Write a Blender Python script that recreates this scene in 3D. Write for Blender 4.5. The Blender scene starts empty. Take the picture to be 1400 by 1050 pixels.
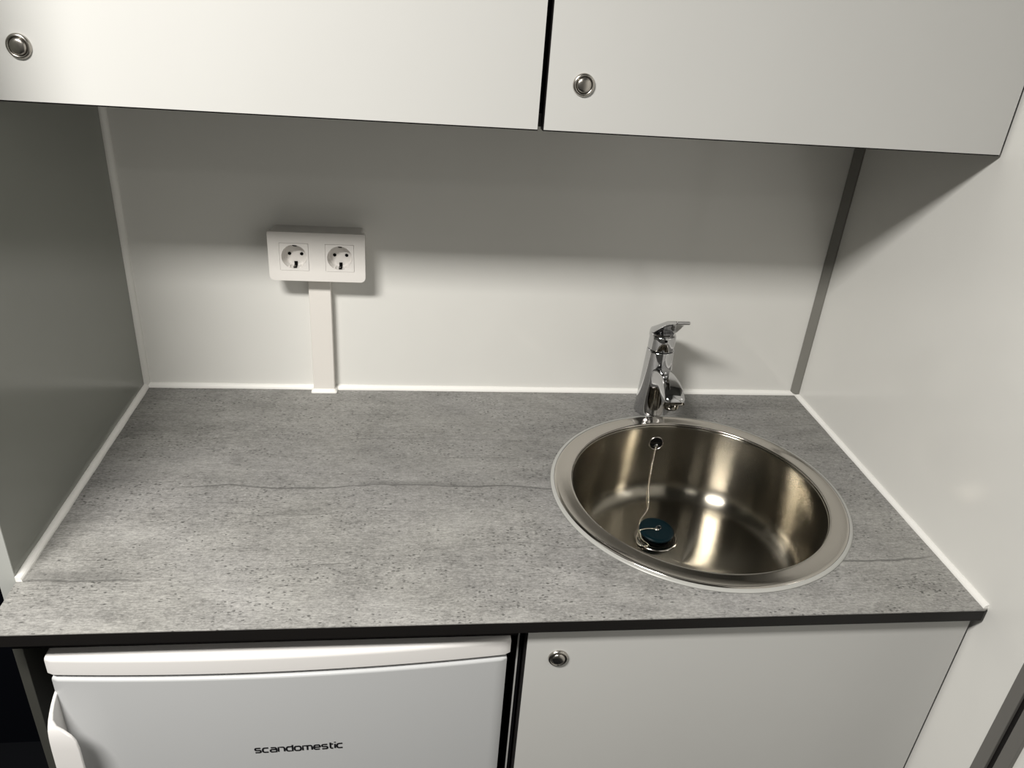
import bpy, bmesh, math, random
from mathutils import Vector, Matrix
random.seed(4)
PI = math.pi
scene = bpy.context.scene
COL = scene.collection
H = 0.9                      # height of the worktop above the floor
ROOM_W = 1.2                 # width of the niche
CEIL = H + 1.42

# ---------------------------------------------------------------- camera
cam_d = bpy.data.cameras.new('camera')
cam = bpy.data.objects.new('camera', cam_d)
COL.objects.link(cam)
R = Vector((0.99198545, -0.10505014, 0.07020916))
U = Vector((-0.01345333, 0.46468938, 0.88537155))
F = Vector((0.12563386, 0.87922025, -0.45955183))
m = Matrix((R, U, -F)).transposed().to_4x4()
m.translation = Vector((0.46409, -1.25853, 0.67085 + H))
cam.matrix_world = m
cam_d.sensor_width = 36.0
cam_d.lens = 1060.944 / 1400 * 36.0
cam_d.clip_start = 0.02
scene.camera = cam

# ---------------------------------------------------------------- light and exposure
w = bpy.data.worlds.new('world'); scene.world = w; w.use_nodes = True
w.node_tree.nodes['Background'].inputs[0].default_value = (0.9, 0.95, 1.0, 1)
w.node_tree.nodes['Background'].inputs[1].default_value = 0.05

def area(name, loc, rot, sx, sy, power, color):
    d = bpy.data.lights.new(name, 'AREA'); d.shape = 'RECTANGLE'
    d.size = sx; d.size_y = sy; d.energy = power; d.color = color
    o = bpy.data.objects.new(name, d); COL.objects.link(o)
    o.location = loc; o.rotation_euler = rot
    return o
area('ceiling_lamp', (-0.21, -1.32, CEIL - 0.02), (0, 0, 0), 0.56, 0.25, 57.0, (1.0, 0.97, 0.915))
area('ceiling_lamp', (0.20, -2.35, CEIL - 0.02), (0, 0, 0), 0.46, 0.20, 2.5, (1.0, 0.965, 0.90))

vs = scene.view_settings
scene.display_settings.display_device = 'sRGB'
vs.view_transform = 'Standard'; vs.look = 'None'; vs.exposure = 0.0; vs.gamma = 1.0
vs.use_curve_mapping = False

# ---------------------------------------------------------------- materials
def mat(name, color, rough=0.5, metal=0.0, spec=0.5, coat=0.0, coat_rough=0.05, aniso=0.0):
    mt = bpy.data.materials.new(name); mt.use_nodes = True
    b = mt.node_tree.nodes['Principled BSDF']
    b.inputs['Base Color'].default_value = (*color, 1)
    b.inputs['Roughness'].default_value = rough
    b.inputs['Metallic'].default_value = metal
    b.inputs['Specular IOR Level'].default_value = spec
    b.inputs['Coat Weight'].default_value = coat
    b.inputs['Coat Roughness'].default_value = coat_rough
    b.inputs['Anisotropic'].default_value = aniso
    return mt

class NT:
    """small node-graph helper"""
    def __init__(s, mt): s.t = mt.node_tree; s.b = s.t.nodes['Principled BSDF']
    def n(s, typ, **kw):
        nd = s.t.nodes.new(typ)
        for k, v in kw.items(): setattr(nd, k, v)
        return nd
    def l(s, a, b): s.t.links.new(a, b)
    def put(s, sock, v):
        if isinstance(v, (int, float)): sock.default_value = v
        else: s.l(v, sock)
    def math(s, op, a, b=None, c=None, clamp=False):
        nd = s.n('ShaderNodeMath', operation=op); nd.use_clamp = clamp
        s.put(nd.inputs[0], a)
        if b is not None: s.put(nd.inputs[1], b)
        if c is not None: s.put(nd.inputs[2], c)
        return nd.outputs[0]
    def mapr(s, v, a, b, c=0.0, d=1.0, smooth=False):
        nd = s.n('ShaderNodeMapRange'); nd.clamp = True
        if smooth: nd.interpolation_type = 'SMOOTHSTEP'
        s.put(nd.inputs['Value'], v)
        for k, x in zip(('From Min', 'From Max', 'To Min', 'To Max'), (a, b, c, d)): nd.inputs[k].default_value = x
        return nd.outputs['Result']
    def coords(s, scale=(1, 1, 1), loc=(0, 0, 0)):
        tc = s.n('ShaderNodeTexCoord'); mp = s.n('ShaderNodeMapping')
        mp.inputs['Scale'].default_value = scale; mp.inputs['Location'].default_value = loc
        s.l(tc.outputs['Object'], mp.inputs['Vector']); return mp.outputs[0]
    def noise(s, vec, scale, detail=2.0, rough=0.5, dist=0.0):
        nd = s.n('ShaderNodeTexNoise'); s.l(vec, nd.inputs['Vector'])
        nd.inputs['Scale'].default_value = scale; nd.inputs['Detail'].default_value = detail
        nd.inputs['Roughness'].default_value = rough; nd.inputs['Distortion'].default_value = dist
        return nd.outputs['Fac']
    def bump(s, h, strength, dist):
        nd = s.n('ShaderNodeBump'); nd.inputs['Strength'].default_value = strength
        nd.inputs['Distance'].default_value = dist; s.l(h, nd.inputs['Height'])
        s.l(nd.outputs[0], s.b.inputs['Normal'])
    def mix(s, fac, a, b):
        nd = s.n('ShaderNodeMix', data_type='RGBA')
        s.put(nd.inputs[0], fac)
        for sk, v in ((nd.inputs[6], a), (nd.inputs[7], b)):
            if isinstance(v, tuple): sk.default_value = (*v, 1)
            else: s.l(v, sk)
        return nd.outputs[2]

def waved(mt, scale, amount, grime=0.0, base=None):
    """slight waviness of a glossy panel and a breath of uneven colour"""
    g = NT(mt); v = g.coords()
    g.bump(g.noise(v, scale, 1.5), 0.35, amount)
    if grime:
        f = g.mapr(g.noise(v, 5.0, 4.0, 0.6), 0.35, 0.75)
        dark = tuple(c * (1 - grime) for c in base)
        g.l(g.mix(f, base, dark), g.b.inputs['Base Color'])
    return mt

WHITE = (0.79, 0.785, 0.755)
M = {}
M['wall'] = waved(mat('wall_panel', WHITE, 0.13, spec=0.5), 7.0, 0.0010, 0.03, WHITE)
M['wall_r'] = waved(mat('wall_panel_right', WHITE, 0.16, spec=0.5), 5.0, 0.0012, 0.03, WHITE)
M['door'] = waved(mat('door_laminate', (0.60, 0.60, 0.585), 0.42, spec=0.4), 900.0, 0.00006, 0.02, (0.60, 0.60, 0.585))
M['core'] = mat('black_core', (0.008, 0.007, 0.007), 0.45, spec=0.25)
M['black'] = mat('black_board', (0.004, 0.004, 0.005), 0.8, spec=0.1)
M['edge'] = waved(mat('worktop_core', (0.009, 0.008, 0.0075), 0.5, spec=0.3), 300.0, 0.0002)
M['bay'] = mat('dark_bay', (0.0025, 0.003, 0.005), 0.9, spec=0.05)
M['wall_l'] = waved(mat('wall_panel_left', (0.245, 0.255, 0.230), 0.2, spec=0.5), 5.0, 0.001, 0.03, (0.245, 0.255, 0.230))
M['silicone'] = mat('white_silicone', (0.93, 0.92, 0.89), 0.35, spec=0.5)
M['sealant'] = mat('clear_sealant', (0.42, 0.42, 0.40), 0.3, spec=0.5)
M['grey_trim'] = mat('grey_profile', (0.22, 0.215, 0.195), 0.4)
M['dark_trim'] = mat('dark_grey_profile', (0.15, 0.145, 0.135), 0.45)
M['edge_strip'] = mat('pale_edge_strip', (0.44, 0.45, 0.43), 0.4)
M['gable'] = mat('gable_board', (0.055, 0.055, 0.048), 0.5)
M['ceil'] = mat('ceiling_panel', (0.12, 0.12, 0.118), 0.5)
M['far'] = mat('far_panel', (0.10, 0.10, 0.095), 0.5)
M['rubber_floor'] = waved(mat('rubber_floor', (0.004, 0.0045, 0.006), 0.85, spec=0.1), 200.0, 0.0006)
M['plastic'] = mat('socket_plastic', (0.80, 0.775, 0.745), 0.3)
M['duct'] = mat('duct_plastic', (0.80, 0.77, 0.73), 0.35)
M['hole'] = mat('hole_black', (0.002, 0.002, 0.002), 0.6, spec=0.1)
M['fridge'] = mat('fridge_enamel', (0.55, 0.56, 0.57), 0.28, spec=0.5)
M['fridge_trim'] = mat('fridge_plastic', (0.80, 0.785, 0.775), 0.35, spec=0.5)
M['ink'] = mat('badge_ink', (0.01, 0.01, 0.012), 0.3)
M['chrome'] = mat('chrome', (0.55, 0.55, 0.56), 0.05, metal=1.0)
M['nickel'] = mat('brushed_nickel', (0.50, 0.475, 0.44), 0.26, metal=1.0)
M['nickel_dark'] = mat('dark_nickel', (0.22, 0.205, 0.185), 0.35, metal=1.0)
M['beads'] = mat('ball_chain', (0.85, 0.80, 0.70), 0.15, metal=1.0)
M['plug'] = mat('plug_rubber', (0.002, 0.012, 0.017), 0.33, spec=0.18)

def steel(name, col, rough, aniso, bump):
    mt = mat(name, col, rough, metal=1.0, aniso=aniso); g = NT(mt)
    tg = g.n('ShaderNodeTangent', direction_type='RADIAL', axis='Z')
    g.l(tg.outputs[0], g.b.inputs['Tangent']); g.b.inputs['Anisotropic Rotation'].default_value = 0.25
    v = g.coords((1, 1, 1))
    ln = g.n('ShaderNodeVectorMath', operation='LENGTH')
    sp = g.n('ShaderNodeSeparateXYZ'); g.l(v, sp.inputs[0])
    cb = g.n('ShaderNodeCombineXYZ'); g.l(sp.outputs[0], cb.inputs[0]); g.l(sp.outputs[1], cb.inputs[1])
    g.l(cb.outputs[0], ln.inputs[0])
    c2 = g.n('ShaderNodeCombineXYZ')
    g.l(g.math('MULTIPLY', ln.outputs['Value'], 1500.0), c2.inputs[0])
    g.l(g.math('MULTIPLY', sp.outputs[2], 1500.0), c2.inputs[1])
    f = g.noise(c2.outputs[0], 1.0, 2.0)
    g.l(g.mapr(f, 0.3, 0.7, rough - 0.012, rough + 0.016), g.b.inputs['Roughness'])
    return mt
M['bowl'] = steel('brushed_steel_bowl', (0.37, 0.345, 0.295), 0.20, 1.0, 0)
M['rim'] = steel('brushed_steel_rim', (0.56, 0.53, 0.49), 0.15, 0.35, 0)

def worktop_material():
    mt = mat('concrete_laminate', (0.24, 0.235, 0.22), 0.52, spec=0.5); g = NT(mt)
    v = g.coords(); sp = g.n('ShaderNodeSeparateXYZ'); g.l(v, sp.inputs[0]); X, Y = sp.outputs[0], sp.outputs[1]
    big = g.noise(g.coords((1.0, 2.2, 1)), 4.5, 5.0, 0.62, 0.6)
    med = g.noise(g.coords((1.0, 1.6, 1), (3, 1, 0)), 16.0, 6.0, 0.68, 0.4)
    grain = g.noise(g.coords((0.22, 1.0, 1)), 480.0, 3.0, 0.7)
    fine = g.noise(g.coords((0.7, 1.0, 1)), 420.0, 2.0, 0.7)
    fibre = g.noise(g.coords((0.05, 1.0, 1), (0, 2, 0)), 200.0, 3.0, 0.6)
    tone = g.math('ADD', g.mapr(big, 0.3, 0.7, -0.050, 0.055), g.mapr(med, 0.3, 0.7, -0.040, 0.040))
    tone = g.math('ADD', tone, g.mapr(grain, 0.3, 0.7, -0.075, 0.075))
    tone = g.math('ADD', tone, g.mapr(fine, 0.35, 0.65, -0.035, 0.035))
    tone = g.math('ADD', tone, g.mapr(fibre, 0.3, 0.7, -0.022, 0.022))
    mid = g.noise(g.coords((0.8, 1.0, 1), (4, 4, 0)), 150.0, 4.0, 0.75, 0.8)
    tone = g.math('ADD', tone, g.mapr(mid, 0.3, 0.7, -0.050, 0.050))
    tone = g.math('ADD', tone, 0.240)
    # printed boards differ in tone, with light falloff painted in: paler front, darker back
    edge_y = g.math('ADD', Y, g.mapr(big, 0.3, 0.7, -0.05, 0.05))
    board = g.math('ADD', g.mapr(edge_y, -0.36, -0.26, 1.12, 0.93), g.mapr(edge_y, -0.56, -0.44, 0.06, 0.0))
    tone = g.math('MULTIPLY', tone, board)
    # dark pits, in patches
    vo = g.n('ShaderNodeTexVoronoi', feature='F1'); g.l(g.coords((0.5, 1.0, 1)), vo.inputs['Vector']); vo.inputs['Scale'].default_value = 300.0
    pit = g.mapr(g.math('ADD', vo.outputs['Distance'], g.mapr(fine, 0.3, 0.7, -0.16, 0.16)), 0.20, 0.40, 1.0, 0.0)
    rnd = g.n('ShaderNodeSeparateColor'); g.l(vo.outputs['Color'], rnd.inputs[0])
    patch = g.mapr(g.noise(g.coords((1, 1.5, 1), (7, 2, 0)), 9.0, 3.0, 0.6), 0.46, 0.62, 0.03, 0.46)
    sel = g.math('LESS_THAN', rnd.outputs[0], patch)
    pit = g.math('MULTIPLY', pit, sel)
    # light grains around the pits
    vo2 = g.n('ShaderNodeTexVoronoi', feature='F1'); g.l(g.coords((0.8, 1.0, 1), (1, 4, 0)), vo2.inputs['Vector']); vo2.inputs['Scale'].default_value = 230.0
    lg = g.mapr(vo2.outputs['Distance'], 0.15, 0.35, 1.0, 0.0)
    r2 = g.n('ShaderNodeSeparateColor'); g.l(vo2.outputs['Color'], r2.inputs[0])
    lg = g.math('MULTIPLY', lg, g.math('LESS_THAN', r2.outputs[1], patch))
    tone = g.math('ADD', tone, g.math('MULTIPLY', lg, 0.07))
    # board joints and hair lines printed in the laminate: (y, x0, x1, half width, depth)
    wob = g.mapr(g.noise(g.coords((1, 0.2, 1)), 7.0, 3.0), 0.3, 0.7, -0.007, 0.007)
    wob2 = g.mapr(g.noise(g.coords((1, 0.2, 1), (5, 0, 0)), 22.0, 2.0), 0.3, 0.7, -0.0012, 0.0012)
    yy = g.math('SUBTRACT', g.math('SUBTRACT', Y, wob), wob2)
    lines = None
    for (y0, x0, x1, hw, dep) in ((-0.307, 0.13, 0.72, 0.0016, 0.55), (-0.303, 0.38, 0.56, 0.0045, 0.30), (-0.482, 1.02, 1.20, 0.0018, 0.60),
                                  (-0.500, -0.02, 0.17, 0.0020, 0.50), (-0.492, -0.02, 0.15, 0.0085, 0.28),
                                  (-0.442, 0.52, 0.86, 0.0010, 0.35), (-0.478, 0.31, 0.39, 0.0009, 0.55), (-0.512, 0.30, 0.33, 0.0009, 0.45),
                                  (-0.370, 0.20, 0.50, 0.0008, 0.30), (-0.348, 0.17, 0.25, 0.0009, 0.40), (-0.175, 0.1, 0.7, 0.0025, 0.16),
                                  (-0.095, 0.3, 0.52, 0.0010, 0.22), (-0.230, 0.5, 0.66, 0.0010, 0.22), (-0.120, 0.98, 1.2, 0.0012, 0.25), (-0.06, 0.95, 1.2, 0.0012, 0.22)):
        d = g.math('ABSOLUTE', g.math('SUBTRACT', yy, y0))
        a = g.mapr(d, hw * 0.4, hw * 1.6, dep, 0.0)
        mx = g.math('MULTIPLY', g.mapr(X, x0 - 0.03, x0 + 0.05, smooth=True), g.mapr(X, x1 - 0.06, x1 + 0.03, 1.0, 0.0, smooth=True))
        a = g.math('MULTIPLY', a, mx)
        lines = a if lines is None else g.math('MAXIMUM', lines, a)
    dark = g.math('MAXIMUM', g.math('MULTIPLY', pit, 0.62), g.math('MULTIPLY', lines, g.mapr(grain, 0.3, 0.6, 0.6, 1.0)))
    tone = g.math('MULTIPLY', tone, g.math('SUBTRACT', 1.0, dark))
    col = g.n('ShaderNodeCombineColor')
    warm = g.mapr(g.noise(g.coords((1, 1, 1), (2, 9, 0)), 5.0, 2.0), 0.4, 0.7, 0.985, 1.015)
    g.l(tone, col.inputs[0]); g.l(g.math('MULTIPLY', tone, 0.985), col.inputs[1])
    g.l(g.math('MULTIPLY', g.math('MULTIPLY', tone, 0.95), warm), col.inputs[2])
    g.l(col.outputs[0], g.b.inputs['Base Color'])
    hgt = g.math('SUBTRACT', g.math('MULTIPLY', grain, 0.4), g.math('MULTIPLY', dark, 1.0))
    g.bump(hgt, 0.45, 0.0004)
    return mt
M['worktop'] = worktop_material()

# ---------------------------------------------------------------- mesh helpers
def link(name, bm, mats, parent=None, smooth=False, bevel=0.0, seg=2, origin=None, angle=40):
    bmesh.ops.recalc_face_normals(bm, faces=bm.faces)
    if origin is None and parent is None and len(bm.verts):
        xs = [v.co for v in bm.verts]
        origin = Vector(((min(c.x for c in xs) + max(c.x for c in xs)) / 2, (min(c.y for c in xs) + max(c.y for c in xs)) / 2, min(c.z for c in xs)))
    base = Vector(origin) if origin is not None else Vector((0, 0, 0))
    if parent is not None and origin is None: base = world_loc(parent)
    bmesh.ops.translate(bm, verts=bm.verts, vec=-base)
    me = bpy.data.meshes.new(name); bm.to_mesh(me); bm.free()
    for mt in (mats if isinstance(mats, (list, tuple)) else [mats]): me.materials.append(mt)
    o = bpy.data.objects.new(name, me); COL.objects.link(o)
    if parent is not None:
        o.parent = parent; o.location = base - world_loc(parent)
    else: o.location = base
    if smooth:
        for p in me.polygons: p.use_smooth = True
    if bevel > 0:
        b = o.modifiers.new('bevel', 'BEVEL'); b.width = bevel; b.segments = seg; b.limit_method = 'ANGLE'; b.angle_limit = math.radians(angle)
        b.harden_normals = False
        for p in me.polygons: p.use_smooth = True
        wn = o.modifiers.new('normals', 'WEIGHTED_NORMAL'); wn.keep_sharp = True
    return o

def world_loc(o):
    v = o.location.copy()
    while o.parent: o = o.parent; v += o.location
    return v

def thing(name, loc, label, cat, group=None):
    o = bpy.data.objects.new(name, None); COL.objects.link(o); o.location = loc; o.empty_display_size = 0.05
    tag(o, label, cat, group); return o

def tag(o, label, cat, group=None):
    o['label'] = label; o['category'] = cat
    if group: o['group'] = group
    return o

def struct(o, label=None):
    o['kind'] = 'structure'
    if label: o['label'] = label
    return o

def box(bm, x0, x1, y0, y1, z0, z1, mi=0):
    vs_ = [bm.verts.new((x, y, z)) for x in (x0, x1) for y in (y0, y1) for z in (z0, z1)]
    out = []
    for f in ((0, 1, 3, 2), (4, 6, 7, 5), (0, 4, 5, 1), (2, 3, 7, 6), (0, 2, 6, 4), (1, 5, 7, 3)):
        fc = bm.faces.new([vs_[i] for i in f]); fc.material_index = mi; out.append(fc)
    return out

def bx(*a):
    bm = bmesh.new(); box(bm, *a); return bm

def lathe(bm, prof, center, seg=96, axis='Z', mi=0, squash=1.0):
    """prof = [(r, h)...] about an axis through center"""
    cx, cy, cz = center; rings = []
    for r, h in prof:
        if r < 1e-7:
            p = {'Z': (cx, cy, cz + h), 'Y': (cx, cy + h, cz)}[axis]
            rings.append([bm.verts.new(p)]); continue
        ring = []
        for i in range(seg):
            a = 2 * PI * i / seg; c, s = math.cos(a) * r, math.sin(a) * r
            p = (cx + c, cy + s * squash, cz + h) if axis == 'Z' else (cx + c, cy + h, cz + s)
            ring.append(bm.verts.new(p))
        rings.append(ring)
    for A, B in zip(rings, rings[1:]):
        for i in range(seg):
            j = (i + 1) % seg
            if len(A) == 1 and len(B) == 1: continue
            if len(A) == 1: f = bm.faces.new((A[0], B[i], B[j]))
            elif len(B) == 1: f = bm.faces.new((A[i], B[0], A[j]))
            else: f = bm.faces.new((A[i], B[i], B[j], A[j]))
            f.material_index = mi
    return rings

def sweep(bm, path, radius, seg=8, closed=False, cap=True, mi=0):
    path = [Vector(p) for p in path]; n = len(path); rings = []
    up = None
    for i, p in enumerate(path):
        t = (path[min(i + 1, n - 1)] - path[max(i - 1, 0)]).normalized()
        if up is None: up = t.orthogonal().normalized()
        up = (up - t * up.dot(t)).normalized(); s = t.cross(up)
        r = radius[i] if isinstance(radius, (list, tuple)) else radius
        rings.append([bm.verts.new(p + (up * math.cos(2 * PI * k / seg) + s * math.sin(2 * PI * k / seg)) * r) for k in range(seg)])
    for A, B in zip(rings, rings[1:]):
        for k in range(seg):
            f = bm.faces.new((A[k], A[(k + 1) % seg], B[(k + 1) % seg], B[k])); f.material_index = mi
    if cap: bm.faces.new(rings[0][::-1]).material_index = mi; bm.faces.new(rings[-1]).material_index = mi

def loft(bm, sections, cap=True):
    rings = [[bm.verts.new(p) for p in s] for s in sections]; n = len(rings[0])
    for A, B in zip(rings, rings[1:]):
        for k in range(n): bm.faces.new((A[k], A[(k + 1) % n], B[(k + 1) % n], B[k]))
    if cap: bm.faces.new(rings[0][::-1]); bm.faces.new(rings[-1])

def rrect(cx, cz, w, h, r, n=5, radii=None):
    pts = []; rs = radii or (r, r, r, r)
    for (sx, sz, a0), rr in zip(((1, 1, 0), (-1, 1, 90), (-1, -1, 180), (1, -1, 270)), rs):
        rr = max(rr, 0.0002)
        for i in range(n + 1):
            a = math.radians(a0 + 90 * i / n)
            pts.append((cx + sx * (w / 2 - rr) + rr * math.cos(a), cz + sz * (h / 2 - rr) + rr * math.sin(a)))
    return pts

def circ(cx, cz, r, n=48): return [(cx + r * math.cos(2 * PI * i / n), cz + r * math.sin(2 * PI * i / n)) for i in range(n)]

def slab(bm, outer, holes, a, b, plane='XZ', side_mi=0, hole_mi=None):
    """flat plate between planes a and b with real holes; plane XZ -> thickness along y, XY -> along z"""
    P = (lambda u, v, t: (u, t, v)) if plane == 'XZ' else (lambda u, v, t: (u, v, t))
    sets = []
    for t in (a, b):
        loops = []; edges = []
        for lp in [outer] + list(holes):
            vv = [bm.verts.new(P(u, v, t)) for u, v in lp]
            loops.append(vv)
            for i in range(len(vv)): edges.append(bm.edges.new((vv[i], vv[(i + 1) % len(vv)])))
        bmesh.ops.triangle_fill(bm, use_beauty=True, use_dissolve=False, edges=edges)
        sets.append(loops)
    for li, (A, B) in enumerate(zip(*sets)):
        for i in range(len(A)):
            f = bm.faces.new((A[i], A[(i + 1) % len(A)], B[(i + 1) % len(A)], B[i]))
            f.material_index = side_mi if (li == 0 or hole_mi is None) else hole_mi

# ---------------------------------------------------------------- the room
W = ROOM_W
struct(link('wall_back', bx(-0.02, W + 0.02, 0.0, 0.03, 0.0, CEIL), M['wall']), 'glossy off-white panel wall behind the worktop')
struct(link('wall_right', bx(W, W + 0.03, -2.7, 0.0, 0.0, CEIL), M['wall_r']), 'glossy off-white side wall to the right of the sink')
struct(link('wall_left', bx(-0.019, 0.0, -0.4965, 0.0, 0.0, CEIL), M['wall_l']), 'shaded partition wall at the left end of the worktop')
struct(link('trim_9', bx(-0.019, 0.0, -0.498, -0.4965, 0.0, CEIL), M['edge_strip']), 'pale front edge of the left partition')
struct(link('wall_bay', bx(-1.60, -0.02, 0.0, 0.03, 0.0, CEIL), M['bay']))
struct(link('wall_far_left', bx(-1.63, -1.60, -2.7, 0.03, 0.0, CEIL), M['far']))
struct(link('wall_front', bx(-1.63, W + 0.03, -2.73, -2.7, 0.0, CEIL), M['far']))
struct(link('floor', bx(-1.63, W + 0.03, -2.73, 0.03, -0.03, 0.0), M['rubber_floor']))
struct(link('ceiling', bx(-1.63, W + 0.03, -2.73, 0.03, CEIL, CEIL + 0.03), M['ceil']))

def bead(name, a, b, n, size, mt, seg=5):
    """concave-to-round sealing bead in the corner between two planes; a,b = ends, n = the two inward directions"""
    n1, n2 = Vector(n[0]), Vector(n[1]); bm = bmesh.new(); secs = []
    a, b = Vector(a), Vector(b); N = 14
    for i in range(N + 1):
        p = a.lerp(b, i / N); s = size * (1 + 0.05 * math.sin(i * 2.1))
        ring = [p]
        for k in range(seg + 1):
            t = k / seg * PI / 2
            ring.append(p + n1 * s * math.cos(t) * 0.98 + n2 * s * math.sin(t) * 0.98)
        secs.append(ring)
    loft(bm, secs); return link(name, bm, mt, smooth=False, bevel=0)

struct(bead('trim_1', (0.005, 0, H), (W - 0.004, 0, H), ((0, -1, 0), (0, 0, 1)), 0.0072, M['silicone']), 'white sealing bead along the back of the worktop')
struct(bead('trim_2', (0, -0.498, H), (0, 0, H), ((1, 0, 0), (0, 0, 1)), 0.0075, M['silicone']), 'white sealing bead along the left wall')
struct(bead('trim_3', (W, -0.580, H), (W, -0.002, H), ((-1, 0, 0), (0, 0, 1)), 0.0062, M['silicone']), 'white sealing bead along the right wall')
struct(bead('trim_4', (0, 0, H), (0, 0, CEIL), ((1, 0, 0), (0, -1, 0)), 0.0085, M['wall']), 'pale vertical corner bead at the left')
bm = bmesh.new()
pr = [(W, 0), (W - 0.0125, 0), (W - 0.0125, -0.0025), (W - 0.0025, -0.0125), (W, -0.0125)]
loft(bm, [[(x, y, z) for x, y in pr] for z in (H + 0.004, CEIL)])
struct(link('trim_5', bm, M['grey_trim']), 'grey vertical corner profile at the right')
# door frame profiles on the right wall, nearest the viewer
struct(link('trim_6', bx(W - 0.006, W, -0.6775, -0.660, 0, CEIL), M['dark_trim'], bevel=0.001), 'grey frame profile on the right wall')
struct(link('trim_7', bx(W - 0.002, W, -0.6865, -0.6775, 0, CEIL), M['core']), 'black rubber gap of the frame on the right wall')
struct(link('trim_8', bx(W - 0.006, W, -0.7045, -0.6865, 0, CEIL), M['dark_trim'], bevel=0.001), 'second grey frame profile on the right wall')

# ---------------------------------------------------------------- wall cabinets
def lock(cx, y, cz, parent, name='knob', label=None):
    """round push-button furniture lock: ring and domed button; y = door face"""
    k = bmesh.new()
    lathe(k, [(0.0128, 0.0), (0.0128, -0.0012), (0.0122, -0.0026), (0.0108, -0.0036), (0.0096, -0.0034), (0.0092, -0.0018), (0.0092, 0.0)], (cx, y, cz), 48, 'Y')
    ring = link(name, k, M['nickel'], parent, smooth=True)
    b = bmesh.new()
    lathe(b, [(0.0088, 0.0), (0.0088, -0.0026), (0.0082, -0.0040), (0.0068, -0.0049), (0.0045, -0.0054), (0.002, -0.0056), (0, -0.0056)], (cx, y, cz), 48, 'Y')
    link('push_button', b, M['nickel'], ring, smooth=True)
    g = bmesh.new()
    lathe(g, [(0.0094, -0.0006), (0.0086, -0.0006), (0.0086, -0.0002), (0.0094, -0.0002)], (cx, y, cz), 48, 'Y')
    link('lock_groove', g, M['hole'], ring)
    return ring

def laminate_door(parent, x0, x1, yf, z0, z1, t=0.018):
    d = link('door', bx(x0, x1, yf + 0.0012, yf + t, z0, z1), M['core'], parent)
    e = 0.0010
    link('front_laminate', bx(x0 + e, x1 - e * 0.5, yf, yf + 0.0012, z0 + e * 1.6, z1 - e), M['door'], d)
    return d

YC = -0.3256
for x0, x1, dx0, dx1, kx, kz, lab in (
        (0.0, 0.604, 0.003, 0.6040, 0.0494, 0.5745, 'white wall cabinet over the socket with a round lock at its far left'),
        (0.605, W - 0.001, 0.6100, W - 0.0042, 0.6528, 0.5714, 'white wall cabinet over the sink and tap')):
    z0, z1 = H + 0.519, H + 1.12
    c = thing('wall_cabinet', ((x0 + x1) / 2, -0.16, z0), lab, 'cabinet', 'white wall cabinets above the worktop')
    bm = bmesh.new(); yb = YC + 0.0185
    box(bm, x0, x0 + 0.016, yb, -0.001, z0 + 0.016, z1); box(bm, x1 - 0.016, x1, yb, -0.001, z0 + 0.016, z1)
    box(bm, x0, x1, yb, -0.001, z1, z1 + 0.016); box(bm, x0 + 0.016, x1 - 0.016, -0.012, -0.001, z0 + 0.016, z1)
    link('carcass', bm, M['black'], c)
    link('bottom_panel', bx(x0, x1, yb, -0.001, z0 + 0.001, z0 + 0.016), M['far'], c)
    d = laminate_door(c, dx0, dx1, YC, H + 0.5178, z1 + 0.012)
    lock(kx, YC, H + kz, d)

# ---------------------------------------------------------------- worktop
CX, CY = 0.8976, -0.3178                    # centre of the sink
YF = -0.5837
wt = thing('worktop', (0.6, -0.29, H - 0.017), 'grey concrete-look worktop with a black front edge', 'worktop')
def outline(e=0.0):
    return [(0.0 + e, 0.0), (0.0 + e, YF + e), (W - 0.006, YF + e), (W - 0.0018, YF + 0.0018 + e), (W, YF + 0.006 + e), (W, 0.0)]
bm = bmesh.new(); slab(bm, outline(0.0), [circ(CX, CY, 0.206, 96)], H - 0.017, H - 0.0012, 'XY')
link('core_board', bm, M['edge'], wt)
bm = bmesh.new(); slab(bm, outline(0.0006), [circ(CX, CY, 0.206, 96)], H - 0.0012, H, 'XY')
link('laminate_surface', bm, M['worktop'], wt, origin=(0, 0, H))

# ---------------------------------------------------------------- sink
sk = thing('sink', (CX, CY, H - 0.145), 'round brushed stainless steel sink set in the grey worktop', 'sink')
bm = bmesh.new()
lathe(bm, [(0.2205, 0.0002), (0.2212, 0.0012), (0.2200, 0.0030), (0.2175, 0.0040), (0.2165, 0.0040), (0.2155, 0.0036), (0.205, 0.0038), (0.1975, 0.0041), (0.1945, 0.0042), (0.1934, 0.0037),
           (0.1928, 0.0026), (0.1925, 0.0005), (0.1922, -0.003), (0.1935, -0.008), (0.2045, -0.0005), (0.2205, 0.0002)], (CX, CY, H), 160)
link('rim', bm, M['rim'], sk, smooth=True, bevel=0)
bm = bmesh.new()
prof = [(0.1922, 0.0008), (0.1915, -0.0012), (0.1910, -0.0040), (0.1907, -0.0080), (0.1905, -0.012)]
for i in range(1, 9): prof.append((0.1905 - 0.004 * i / 8, -0.012 - 0.090 * i / 8))
r0, zc_, fr = 0.1865 - 0.036, -0.104, 0.036
for i in range(1, 13):
    a = PI / 2 * i / 12; prof.append((r0 + fr * math.cos(a), zc_ - fr * math.sin(a)))
prof += [(0.12, -0.1405), (0.09, -0.1412), (0.05, -0.142), (0, -0.1425)]
lathe(bm, prof, (CX, CY, H), 192)
ob = link('bowl', bm, M['bowl'], sk, smooth=True, origin=(CX, CY, H))
sm = ob.modifiers.new('wall', 'SOLIDIFY'); sm.thickness = 0.0009; sm.offset = 1.0
bm = bmesh.new()
lathe(bm, [(0.2206, 0.0), (0.2262, 0.0), (0.2258, 0.0013), (0.2235, 0.0024), (0.2206, 0.0028)], (CX, CY, H + 0.0001), 160)
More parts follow.
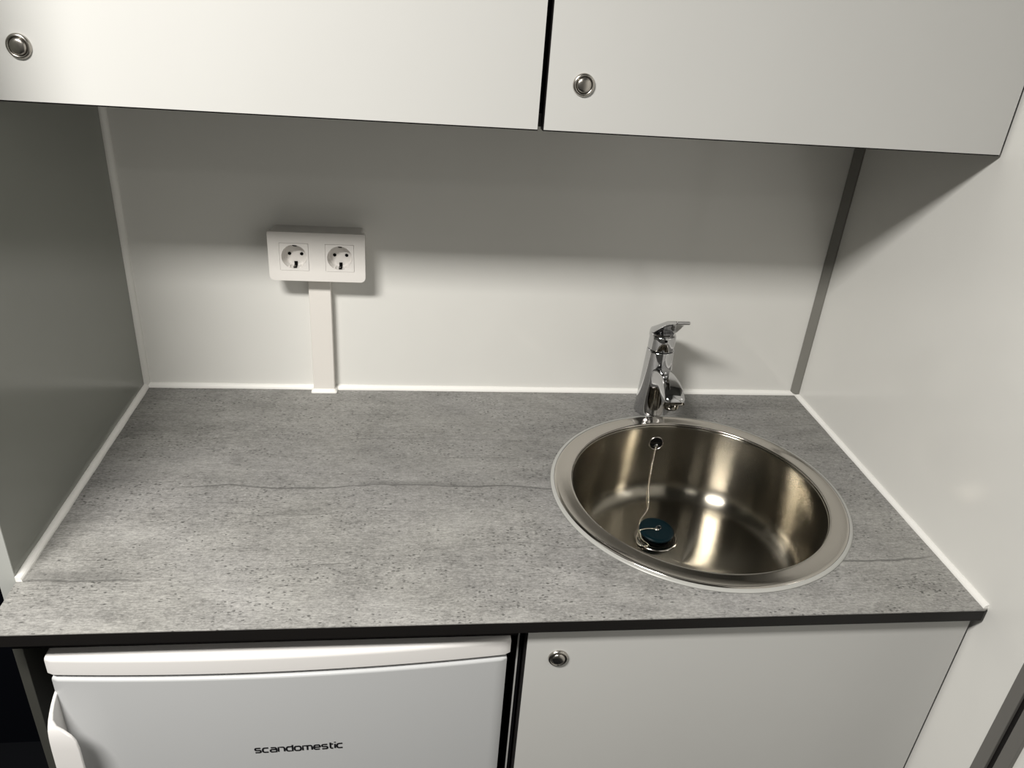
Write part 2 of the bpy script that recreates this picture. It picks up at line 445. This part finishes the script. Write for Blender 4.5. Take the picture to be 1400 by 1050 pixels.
link('sealant_ring', bm, M['sealant'], sk, smooth=True)['label'] = 'whitish sealant ring around the sink'
# overflow
wl = math.sqrt(0.1894 ** 2 - 0.0076 ** 2); OX, OY, OZ = 0.8900, CY + wl, H - 0.034
bm = bmesh.new()
lathe(bm, [(0, -0.0007), (0.0112, -0.0007)], (OX, OY, OZ), 40, 'Y')
ov = link('overflow', bm, M['hole'], sk)
ov['label'] = 'dark round overflow opening'
bm = bmesh.new()
lathe(bm, [(0.0112, 0.0006), (0.0120, -0.0012), (0.0128, -0.0014), (0.0134, 0.0006)], (OX, OY, OZ), 40, 'Y')
link('overflow_rim', bm, M['nickel'], ov, smooth=True)
bm = bmesh.new()
box(bm, OX - 0.0112, OX + 0.0112, OY - 0.0022, OY - 0.0006, OZ + 0.0012, OZ + 0.0030)
for a in (0.0, PI):
    sweep(bm, [(OX, OY - 0.002, OZ - 0.003), (OX + 0.006 * math.cos(a + 0.5), OY - 0.0022, OZ - 0.003 - 0.006 * abs(math.sin(a + 0.5)))], 0.0011, 8)
lathe(bm, [(0, -0.0056), (0.0018, -0.0052), (0.0034, -0.0042), (0.0038, -0.003), (0.0038, 0)], (OX, OY, OZ - 0.003), 20, 'Y')
link('overflow_screw', bm, M['chrome'], ov, smooth=False)
# drain
DX, DY, DZ = 0.8715, -0.255, H - 0.1418
bm = bmesh.new()
lathe(bm, [(0.036, 0.0), (0.0352, 0.0012), (0.033, 0.0014), (0.027, 0.0002), (0.0235, -0.0015), (0.0225, -0.0015)], (DX, DY, DZ), 64)
dr = link('drain', bm, M['rim'], sk, smooth=True)
bm = bmesh.new(); lathe(bm, [(0.0226, 0.0004), (0, 0.0004)], (DX, DY, DZ), 40)
link('drain_hole', bm, M['hole'], dr)

# ---------------------------------------------------------------- plug and chain
pg = thing('sink_plug', (DX, DY, DZ + 0.001), 'dark teal rubber plug on a ball chain in the sink', 'plug')
bm = bmesh.new()
lathe(bm, [(0.0, 0.0005), (0.0195, 0.0005), (0.0205, 0.005), (0.0210, 0.0085), (0.0255, 0.0088), (0.0268, 0.0098), (0.0268, 0.0118), (0.0255, 0.0130), (0.021, 0.0134), (0.012, 0.0128), (0.0, 0.0126)], (0, 0, 0), 56)
tilt = Matrix.Rotation(math.radians(2.5), 4, Vector((0.45, 0.9, 0)).normalized()) @ Matrix.Rotation(math.radians(4), 4, 'X')
PC = Vector((DX - 0.001, DY + 0.002, DZ + 0.004))
bmesh.ops.transform(bm, matrix=Matrix.Translation(PC) @ tilt @ Matrix.Diagonal((1.1, 1.1, 1, 1)), verts=bm.verts)
link('stopper', bm, M['plug'], pg, smooth=True)
top = (Matrix.Translation(PC) @ tilt) @ Vector((0, 0, 0.0130))
bm = bmesh.new()
lathe(bm, [(0.0045, 0.0), (0.0042, 0.0014), (0.0022, 0.0022), (0.0, 0.0024)], top, 24)
pts = [top + Vector((0.0045 * math.cos(a) + 0.003, 0.001, 0.0045 * math.sin(a) + 0.002)) for a in [2 * PI * i / 16 for i in range(17)]]
sweep(bm, pts, 0.0008, 8)
link('chain_eye', bm, M['chrome'], pg, smooth=True)
# chain: down the bowl wall, over the plug edge, a loose loop on the left, back to the eye
def wallp(x, z, out=0.0024):
    rr = 0.1905 - 0.004 * max(0, min(1, (-z - 0.012) / 0.09)) - out
    if z < -0.104: rr = r0 + math.sqrt(max(0, fr * fr - (z - zc_) ** 2)) - out
    return Vector((x, CY + math.sqrt(rr * rr - (x - CX) ** 2), H + z))
ctrl = [wallp(0.8895, -0.0405, 0.004), wallp(0.8893, -0.060), wallp(0.8890, -0.085), wallp(0.8887, -0.105), wallp(0.8878, -0.122),
        Vector((0.881, -0.172, H - 0.1375)), Vector((0.869, -0.193, H - 0.1387)), Vector((0.857, -0.209, H - 0.1387)), Vector((0.852, -0.222, H - 0.1387)),
        Vector((0.849, -0.235, H - 0.1387)), Vector((0.8465, -0.248, H - 0.1387)), Vector((0.8455, -0.262, H - 0.1387)), Vector((0.853, -0.276, H - 0.1387)),
        Vector((0.846, -0.2800, H - 0.1387)), Vector((0.8365, -0.2765, H - 0.1387)), Vector((0.8355, -0.2640, H - 0.1375)), Vector((0.8405, -0.2590, H - 0.1240)),
        Vector((0.8540, -0.2570, H - 0.1210)), top]
def catmull(P, step):
    out = []
    for i in range(len(P) - 1):
        p0, p1, p2, p3 = P[max(i - 1, 0)], P[i], P[i + 1], P[min(i + 2, len(P) - 1)]
        for k in range(12):
            t = k / 12
            out.append(0.5 * ((2 * p1) + (p2 - p0) * t + (2 * p0 - 5 * p1 + 4 * p2 - p3) * t * t + (3 * p1 - p0 - 3 * p2 + p3) * t ** 3))
    out.append(P[-1]); res = [out[0]]; acc = 0
    for a, b in zip(out, out[1:]):
        L = (b - a).length; d = step - acc
        while d <= L and L > 0: res.append(a.lerp(b, d / L)); d += step
        acc = L - (d - step)
    return res, out
balls, fine = catmull(ctrl, 0.0037)
bm = bmesh.new()
for p in balls: bmesh.ops.create_icosphere(bm, subdivisions=2, radius=0.00135, matrix=Matrix.Translation(p))
sweep(bm, fine, 0.0003, 5)
ch = link('ball_chain', bm, M['beads'], pg, smooth=True); ch['kind'] = 'stuff'; ch['label'] = 'thin silver ball chain'

# ---------------------------------------------------------------- tap
TX, TY = 0.8905, -0.068
tp = thing('tap', (TX, TY, H), 'chrome single-lever mixer tap behind the round sink', 'tap')
bm = bmesh.new()
lathe(bm, [(0.0, 0.0003), (0.0300, 0.0003), (0.0302, 0.002), (0.0298, 0.005), (0.0292, 0.012), (0.0262, 0.070), (0.0238, 0.120), (0.0232, 0.1225), (0.0205, 0.1228), (0.0, 0.1228)], (TX, TY, H), 96)
link('body', bm, M['chrome'], tp, smooth=True)
bm = bmesh.new(); lathe(bm, [(0.0226, 0.1222), (0.0228, 0.1242), (0.0, 0.1242)], (TX, TY, H), 64)
link('seam_ring', bm, M['hole'], tp, smooth=True)
bm = bmesh.new()
# lever: squared-off cap that runs into a flat blade rising forward
lathe(bm, [(0.0, 0.1243), (0.0232, 0.1243), (0.0234, 0.1262), (0.0230, 0.140), (0.0226, 0.148), (0.0212, 0.1520), (0.0, 0.1530)], (TX, TY, H), 96)
lever = link('lever', bm, M['chrome'], tp, smooth=True)
bm = bmesh.new(); secs = []
# (y, z_top, half width, thickness)
for y, zt, hw, th in ((0.0225, 0.147, 0.0150, 0.012), (0.0205, 0.1540, 0.0185, 0.018), (0.010, 0.1605, 0.0212, 0.016), (-0.010, 0.1710, 0.0215, 0.0135), (-0.030, 0.1830, 0.0195, 0.0105), (-0.050, 0.1955, 0.0165, 0.0080), (-0.070, 0.2040, 0.0140, 0.0070), (-0.082, 0.2085, 0.0125, 0.0062), (-0.0855, 0.2088, 0.0110, 0.0045)):
    q = [(-1, 0.30), (-0.93, 0.06), (-0.8, 0.0), (0.8, 0.0), (0.93, 0.06), (1, 0.30), (1, 0.75), (0.9, 1.0), (-0.9, 1.0), (-1, 0.75)]
    secs.append([(TX + hw * a, TY + y, H + zt - th * b) for a, b in q])
loft(bm, secs)
link('lever_blade', bm, M['chrome'], lever, smooth=False, bevel=0.0010, seg=2, angle=35)
bm = bmesh.new(); lathe(bm, [(0.0, -0.0238), (0.0024, -0.0237), (0.0026, -0.0230)], (TX - 0.001, TY, H + 0.146), 16, 'Y')
link('temperature_mark', bm, M['hole'], lever)
# spout
bm = bmesh.new(); secs = []
# centreline (y, z), half width, half height, direction angle of the section
for y, z, hw, hh, an in ((-0.010, 0.070, 0.0170, 0.0200, 20), (-0.024, 0.076, 0.0165, 0.0190, 22), (-0.040, 0.0825, 0.0160, 0.0170, 16), (-0.058, 0.0865, 0.0162, 0.0145, 6), (-0.076, 0.0862, 0.0172, 0.0135, -10), (-0.092, 0.0820, 0.0182, 0.0135, -28), (-0.103, 0.0750, 0.0182, 0.0125, -42), (-0.1085, 0.0690, 0.0172, 0.0105, -52)):
    a = math.radians(an); uy, uz = math.sin(a), math.cos(a)
    ring = []
    for k in range(24):
        t = 2 * PI * k / 24; c, s = math.cos(t), math.sin(t); e = 0.55
        X_ = hw * math.copysign(abs(c) ** e, c); Z_ = hh * math.copysign(abs(s) ** e, s)
        ring.append((TX + X_, TY + y + uy * Z_, H + z + uz * Z_))
    secs.append(ring)
loft(bm, secs)
sp = link('spout', bm, M['chrome'], tp, smooth=True, bevel=0.0)
bm = bmesh.new()
lathe(bm, [(0.0, 0.0), (0.0120, 0.0), (0.0135, 0.001), (0.0150, 0.004), (0.0158, 0.020), (0.0150, 0.026)], (TX, TY - 0.092, H + 0.0565), 48)
link('aerator', bm, M['chrome'], sp, smooth=True)
bm = bmesh.new(); lathe(bm, [(0.0115, -0.0004), (0.0, -0.0004)], (TX, TY - 0.092, H + 0.0565), 32)
link('aerator_mesh', bm, M['nickel_dark'], sp)

# ---------------------------------------------------------------- double socket and cable duct
PX, PZ, PY = 0.3085, H + 0.2590, -0.045
so = thing('double_socket', (PX, 0, PZ - 0.04), 'white surface-mounted double wall socket above the cable duct', 'socket')
bm = bmesh.new()
slab(bm, rrect(PX, PZ, 0.151, 0.0802, 0.008, radii=(0.002, 0.002, 0.008, 0.008)), [rrect(PX + s * 0.0355, PZ, 0.0452, 0.0452, 0.001, 2) for s in (-1, 1)], PY, PY + 0.008)
link('frame', bm, M['plastic'], so, bevel=0.0014, seg=3, angle=50)
bm = bmesh.new()
slab(bm, rrect(PX, PZ, 0.147, 0.076, 0.007), [rrect(PX, PZ, 0.140, 0.069, 0.005)], PY + 0.008, -0.0002)
link('mounting_box', bm, M['plastic'], so)
for s in (-1, 1):
    x = PX + s * 0.0355; r = 0.0197
    bm = bmesh.new()
    slab(bm, rrect(x, PZ, 0.0444, 0.0444, 0.0008, 2), [circ(x, PZ, r, 48)], PY - 0.0006, PY + 0.004)
    lathe(bm, [(r, 0.004), (r - 0.0008, 0.0155), (r - 0.0025, 0.0170), (0.0, 0.0170)], (x, PY, PZ), 48, 'Y')
    ins = link('socket_insert', bm, M['plastic'], so)
    for q in (-1, 1):
        bm = bmesh.new(); lathe(bm, [(0.0027, 0.0166), (0.0, 0.0166)], (x + q * 0.0095, PY, PZ), 20, 'Y')
        link('pin_hole', bm, M['hole'], ins)
    for q in (-1, 1):
        zz = PZ + q * (r - 0.001); bm = bmesh.new()
        box(bm, x - 0.0024, x + 0.0024, PY + 0.002, PY + 0.0155, min(zz, zz - q * 0.0012), max(zz, zz - q * 0.0012))
        box(bm, x - 0.0024, x + 0.0024, PY + 0.0150, PY + 0.0168, min(zz, zz - q * 0.0062), max(zz, zz - q * 0.0062))
        link('earth_slot', bm, M['hole'], ins)
        zz = PZ + q * (r - 0.0022); bm = bmesh.new()
        box(bm, x - 0.0013, x + 0.0006, PY + 0.003, PY + 0.0140, min(zz, zz - q * 0.0008), max(zz, zz - q * 0.0008))
        link('earth_clip', bm, M['nickel'], ins)
    for a_ in (0.009, -0.009):
        for lo in (PZ - r, PZ + r - 0.003):
            link('guide_rib', bx(x + a_ - 0.0014, x + a_ + 0.0014, PY + 0.001, PY + 0.0168, lo, lo + 0.003), M['plastic'], ins)

bm = bmesh.new(); box(bm, 0.2885, 0.3250, -0.0175, -0.0002, H + 0.003, PZ - 0.0385)
dc = tag(link('cable_duct', bm, M['duct'], bevel=0.0015), 'white rectangular cable duct from the double socket down to the worktop', 'cable duct')
bm = bmesh.new(); secs = []
for z, g_ in ((0.0003, 0.0045), (0.003, 0.0040), (0.0065, 0.0012), (0.0075, 0.0)):
    secs.append([(x, y, H + z) for x, y in [(a, b if b > -0.001 else b) for a, b in rrect(0.30675, -0.0125, 0.0365 + 2 * g_, 0.0115 + 2 * g_, 0.003, 3)]])
loft(bm, secs)
link('sealing_bead', bm, M['silicone'], dc, smooth=True)

# ---------------------------------------------------------------- fridge
FX0, FX1 = 0.0495, 0.5885
TILT = 0.005
fg = thing('fridge', ((FX0 + FX1) / 2, -0.29, 0.0), 'white under-counter fridge with a bowed door, left of the base cabinet', 'fridge')
def bow(x, x0, x1, yc, d):
    u = (2 * (x - x0) / (x1 - x0) - 1); return yc + d * u * u + TILT * u
def bowed(bm, x0, x1, yc, d, yback, zprof, rc=0.003, n=72):
    """bowed-front slab; zprof = [(z, inset)...] gives the rounded section"""
    for_z = []
    for z, ins in zprof:
        pts = []
        a0, a1 = x0 + ins * 0.5, x1 - ins * 0.5
        for i in range(n + 1):
            u = i / n; x = a0 + (a1 - a0) * u
            e = min(x - a0, a1 - x); cr = 0.0
            if e < rc: cr = rc - math.sqrt(max(0, rc * rc - (rc - e) ** 2))
            pts.append((x, bow(x, x0, x1, yc, d) + ins + cr, z))
        pts += [(a1, yback, z), (a0, yback, z)]
        for_z.append(pts)
    loft(bm, for_z)
bm = bmesh.new()
bowed(bm, FX0, FX1, -0.5790, 0.011, -0.06, [(H - 0.0745, 0.003), (H - 0.0740, 0.001), (H - 0.073, 0.0), (H - 0.0535, 0.0), (H - 0.0505, 0.0008), (H - 0.0485, 0.0025), (H - 0.0475, 0.0060)])
link('lid', bm, M['fridge_trim'], fg, bevel=0.0002, seg=1, angle=40)
bm = bmesh.new(); box(bm, FX0 + 0.008, FX1 - 0.008, -0.515, -0.06, 0.02, H - 0.0745)
link('fridge_body', bm, M['fridge'], fg)
DX0, DX1 = 0.0525, 0.5850
bm = bmesh.new()
bowed(bm, DX0, DX1, -0.5800, 0.011, -0.518, [(0.07, 0.003), (0.072, 0.0), (H - 0.0835, 0.0), (H - 0.0813, 0.0006), (H - 0.0800, 0.002), (H - 0.0795, 0.0045)])
fd = link('fridge_door', bm, M['fridge'], fg, bevel=0.0002, seg=1, angle=40)
bm = bmesh.new(); box(bm, FX0 + 0.012, FX1 - 0.012, -0.53, -0.515, 0.075, H - 0.085)
link('door_gasket', bm, M['core'], fg)
bm = bmesh.new(); box(bm, FX0 + 0.03, FX1 - 0.03, -0.50, -0.08, 0.0, 0.02)
link('plinth', bm, M['core'], fg)
# handle: thin side fin whose outer band widens into a grip facing the viewer
bm = bmesh.new(); secs = []
path = [(-0.568, -0.102, 0.0035), (-0.576, -0.1045, 0.0035), (-0.584, -0.1085, 0.0038), (-0.5915, -0.114, 0.0042), (-0.5975, -0.1195, 0.0052), (-0.6015, -0.1255, 0.0090),
        (-0.6040, -0.1305, 0.0165), (-0.6055, -0.1385, 0.0240), (-0.6065, -0.147, 0.0285), (-0.6072, -0.160, 0.0305), (-0.6080, -0.20, 0.0310), (-0.6080, -0.30, 0.0310), (-0.6072, -0.34, 0.0305), (-0.604, -0.365, 0.0165),
        (-0.5975, -0.385, 0.0052), (-0.584, -0.400, 0.0038), (-0.566, -0.409, 0.0035)]
for i, (y, z, wd) in enumerate(path):
    a = path[max(i - 1, 0)]; b = path[min(i + 1, len(path) - 1)]
    ty, tz = b[0] - a[0], b[1] - a[1]; L = math.hypot(ty, tz); ny, nz = -tz / L, ty / L     # normal
    if ny > 0: ny, nz = -ny, -nz
    th = 0.0042; xL = 0.0515
    def pt(x, q): return (x, y - ny * th * q, H + z - nz * th * q)
    secs.append([pt(xL, 0.25), pt(xL + 0.0009, 0.0), pt(xL + wd - 0.0012, 0.0), pt(xL + wd, 0.3), pt(xL + wd, 0.9), pt(xL + wd - 0.001, 1.0), pt(xL + 0.0009, 1.0), pt(xL, 0.75)])
loft(bm, secs)
# the fin between band and door
fin = [(-0.566, -0.105)] + [(y + 0.003, z) for y, z, _ in path[1:-1]] + [(-0.566, -0.406)]
ring0 = [(0.0517, y, H + z) for y, z in fin]; ring1 = [(0.0545, y, H + z) for y, z in fin]
loft(bm, [ring0, ring1])
link('door_handle', bm, M['fridge_trim'], fd, smooth=False, bevel=0.0006, seg=2, angle=50)

# lettering on the door, strokes on a unit grid (x-height 1)
def arc(cx, cy, rx, ry, a0, a1, n=8): return [(cx + rx * math.cos(math.radians(a0 + (a1 - a0) * i / n)), cy + ry * math.sin(math.radians(a0 + (a1 - a0) * i / n))) for i in range(n + 1)]
def sq(w_, o=0.0, r=0.38):   # rounded square loop of width w_
    pts = []
    for cx, cy, a0 in ((w_ - r, 1 - r, 0), (r, 1 - r, 90), (r, r, 180), (w_ - r, r, 270)):
        pts += arc(cx, cy, r, r, a0, a0 + 90, 4)
    return pts + [pts[0]]
r_ = 0.38
G = {
 's': (1.15, [[(1.12, 1), (r_, 1)] + arc(0.25, 0.75, 0.25, 0.25, 90, 270, 6) + [(0.25, .5), (0.9, .5)] + arc(0.9, 0.25, 0.25, 0.25, 90, -90, 6) + [(0.02, 0)]]),
 'c': (1.15, [[(1.15, 1)] + arc(r_, 1 - r_, r_, r_, 90, 180, 4) + arc(r_, r_, r_, r_, 180, 270, 4) + [(1.15, 0)]]),
 'a': (1.25, [[(0.1, 1)] + arc(1.25 - r_, 1 - r_, r_, r_, 90, 0, 4) + [(1.25, 0), (0.28, 0)] + arc(0.28, 0.28, 0.28, 0.28, 270, 90, 6) + [(1.25, 0.56)]]),
 'n': (1.25, [[(0, 0), (0, 1)] + arc(1.25 - r_, 1 - r_, r_, r_, 90, 0, 4) + [(1.25, 0)]]),
 'd': (1.25, [[(1.25, 1.42), (1.25, 0)] + arc(r_, r_, r_, r_, 270, 180, 4) + arc(r_, 1 - r_, r_, r_, 180, 90, 4) + [(1.25, 1)]]),
 'o': (1.3, [sq(1.3)]),
 'm': (1.9, [[(0, 0), (0, 1)] + arc(1.9 - r_, 1 - r_, r_, r_, 90, 0, 4) + [(1.9, 0)], [(0.95, 1), (0.95, 0)]]),
 'e': (1.25, [[(0, .5), (1.25, .5)] + arc(1.25 - r_, 1 - r_, r_, r_, 0, 90, 4) + arc(r_, 1 - r_, r_, r_, 90, 180, 4) + arc(r_, r_, r_, r_, 180, 270, 4) + [(1.2, 0)]]),
 't': (0.75, [[(0.2, 1.38), (0.2, 0.3)] + arc(0.5, 0.3, 0.3, 0.3, 180, 270, 4) + [(0.75, 0)], [(0.0, 1), (0.75, 1)]]),
 'i': (0.0, [[(0, 0), (0, 1)], [(0, 1.3), (0, 1.5)]]),
}
word = 'scandomestic'; gap = 0.42
total = sum(G[c][0] for c in word) + gap * (len(word) - 1)
TX0, TX1, TZ = 0.2725, 0.3800, H - 0.2125
k = (TX1 - TX0) / total; cur = TX0; hw = 0.155 * k; zs = 0.0078
bm = bmesh.new()
def door_y(x): return bow(x, DX0, DX1, -0.5800, 0.011)
for c in word:
    wd, strokes = G[c]
    for st in strokes:
        P2 = [(cur + p[0] * k, TZ + p[1] * zs) for p in st]
        L_, R_ = [], []
        for i, p in enumerate(P2):
            a = P2[max(i - 1, 0)]; b = P2[min(i + 1, len(P2) - 1)]
            if i == len(P2) - 1 and st[0] == st[-1]: b = P2[1]
            if i == 0 and st[0] == st[-1]: a = P2[-2]
            t = Vector((b[0] - a[0], b[1] - a[1])); t = t.normalized() if t.length > 0 else Vector((1, 0))
            nx, nz = -t.y * hw * 1.15, t.x * hw
            L_.append((p[0] + nx, p[1] + nz)); R_.append((p[0] - nx, p[1] - nz))
        V = [[bm.verts.new((x, door_y(x) + off, z)) for x, z in S] for S in (L_, R_) for off in (-0.0005, 0.0003)]
        for i in range(len(P2) - 1):
            bm.faces.new((V[0][i], V[0][i + 1], V[2][i + 1], V[2][i]))
            bm.faces.new((V[0][i], V[1][i], V[1][i + 1], V[0][i + 1]))
            bm.faces.new((V[2][i], V[2][i + 1], V[3][i + 1], V[3][i]))
    cur += (wd + gap) * k
link('badge_lettering', bm, M['ink'], fd)['label'] = 'small black wordmark reading scandomestic'

# ---------------------------------------------------------------- base cabinet right, gable board left
YD = -0.569
bc = thing('base_cabinet', (0.9, -0.28, 0.0), 'white base cabinet under the sink with a round lock', 'cabinet')
bm = bmesh.new()
box(bm, 0.5975, 0.6045, -0.548, -0.01, 0.0, H - 0.018); box(bm, 1.188, W - 0.0005, -0.548, -0.01, 0.0, H - 0.018)
box(bm, 0.6045, 1.188, -0.548, -0.01, 0.08, 0.096); box(bm, 0.6045, 1.188, -0.016, -0.01, 0.096, H - 0.18)
box(bm, 0.6045, 1.188, -0.500, -0.490, 0.0, 0.08)
link('carcass', bm, M['black'], bc)
link('edge_strip', bx(0.5985, 0.6005, -0.5492, -0.548, 0.0, H - 0.018), M['door'], bc)['label'] = 'thin pale front edge of the side board'
d = laminate_door(bc, 0.6062, 1.1954, YD, 0.09, H - 0.0215)
lock(0.6481, YD, H - 0.0754, d)
tag(link('gable_board', bx(0.0, 0.0115, -0.540, -0.01, 0.0, H - 0.0172), M['gable'], bevel=0.0008), 'dark grey side board under the left end of the worktop', 'board')
# board closing the space above the fridge
tag(link('filler_board', bx(0.012, 0.597, -0.558, -0.540, H - 0.0465, H - 0.0172), M['core']), 'black filler board between fridge lid and worktop', 'board')
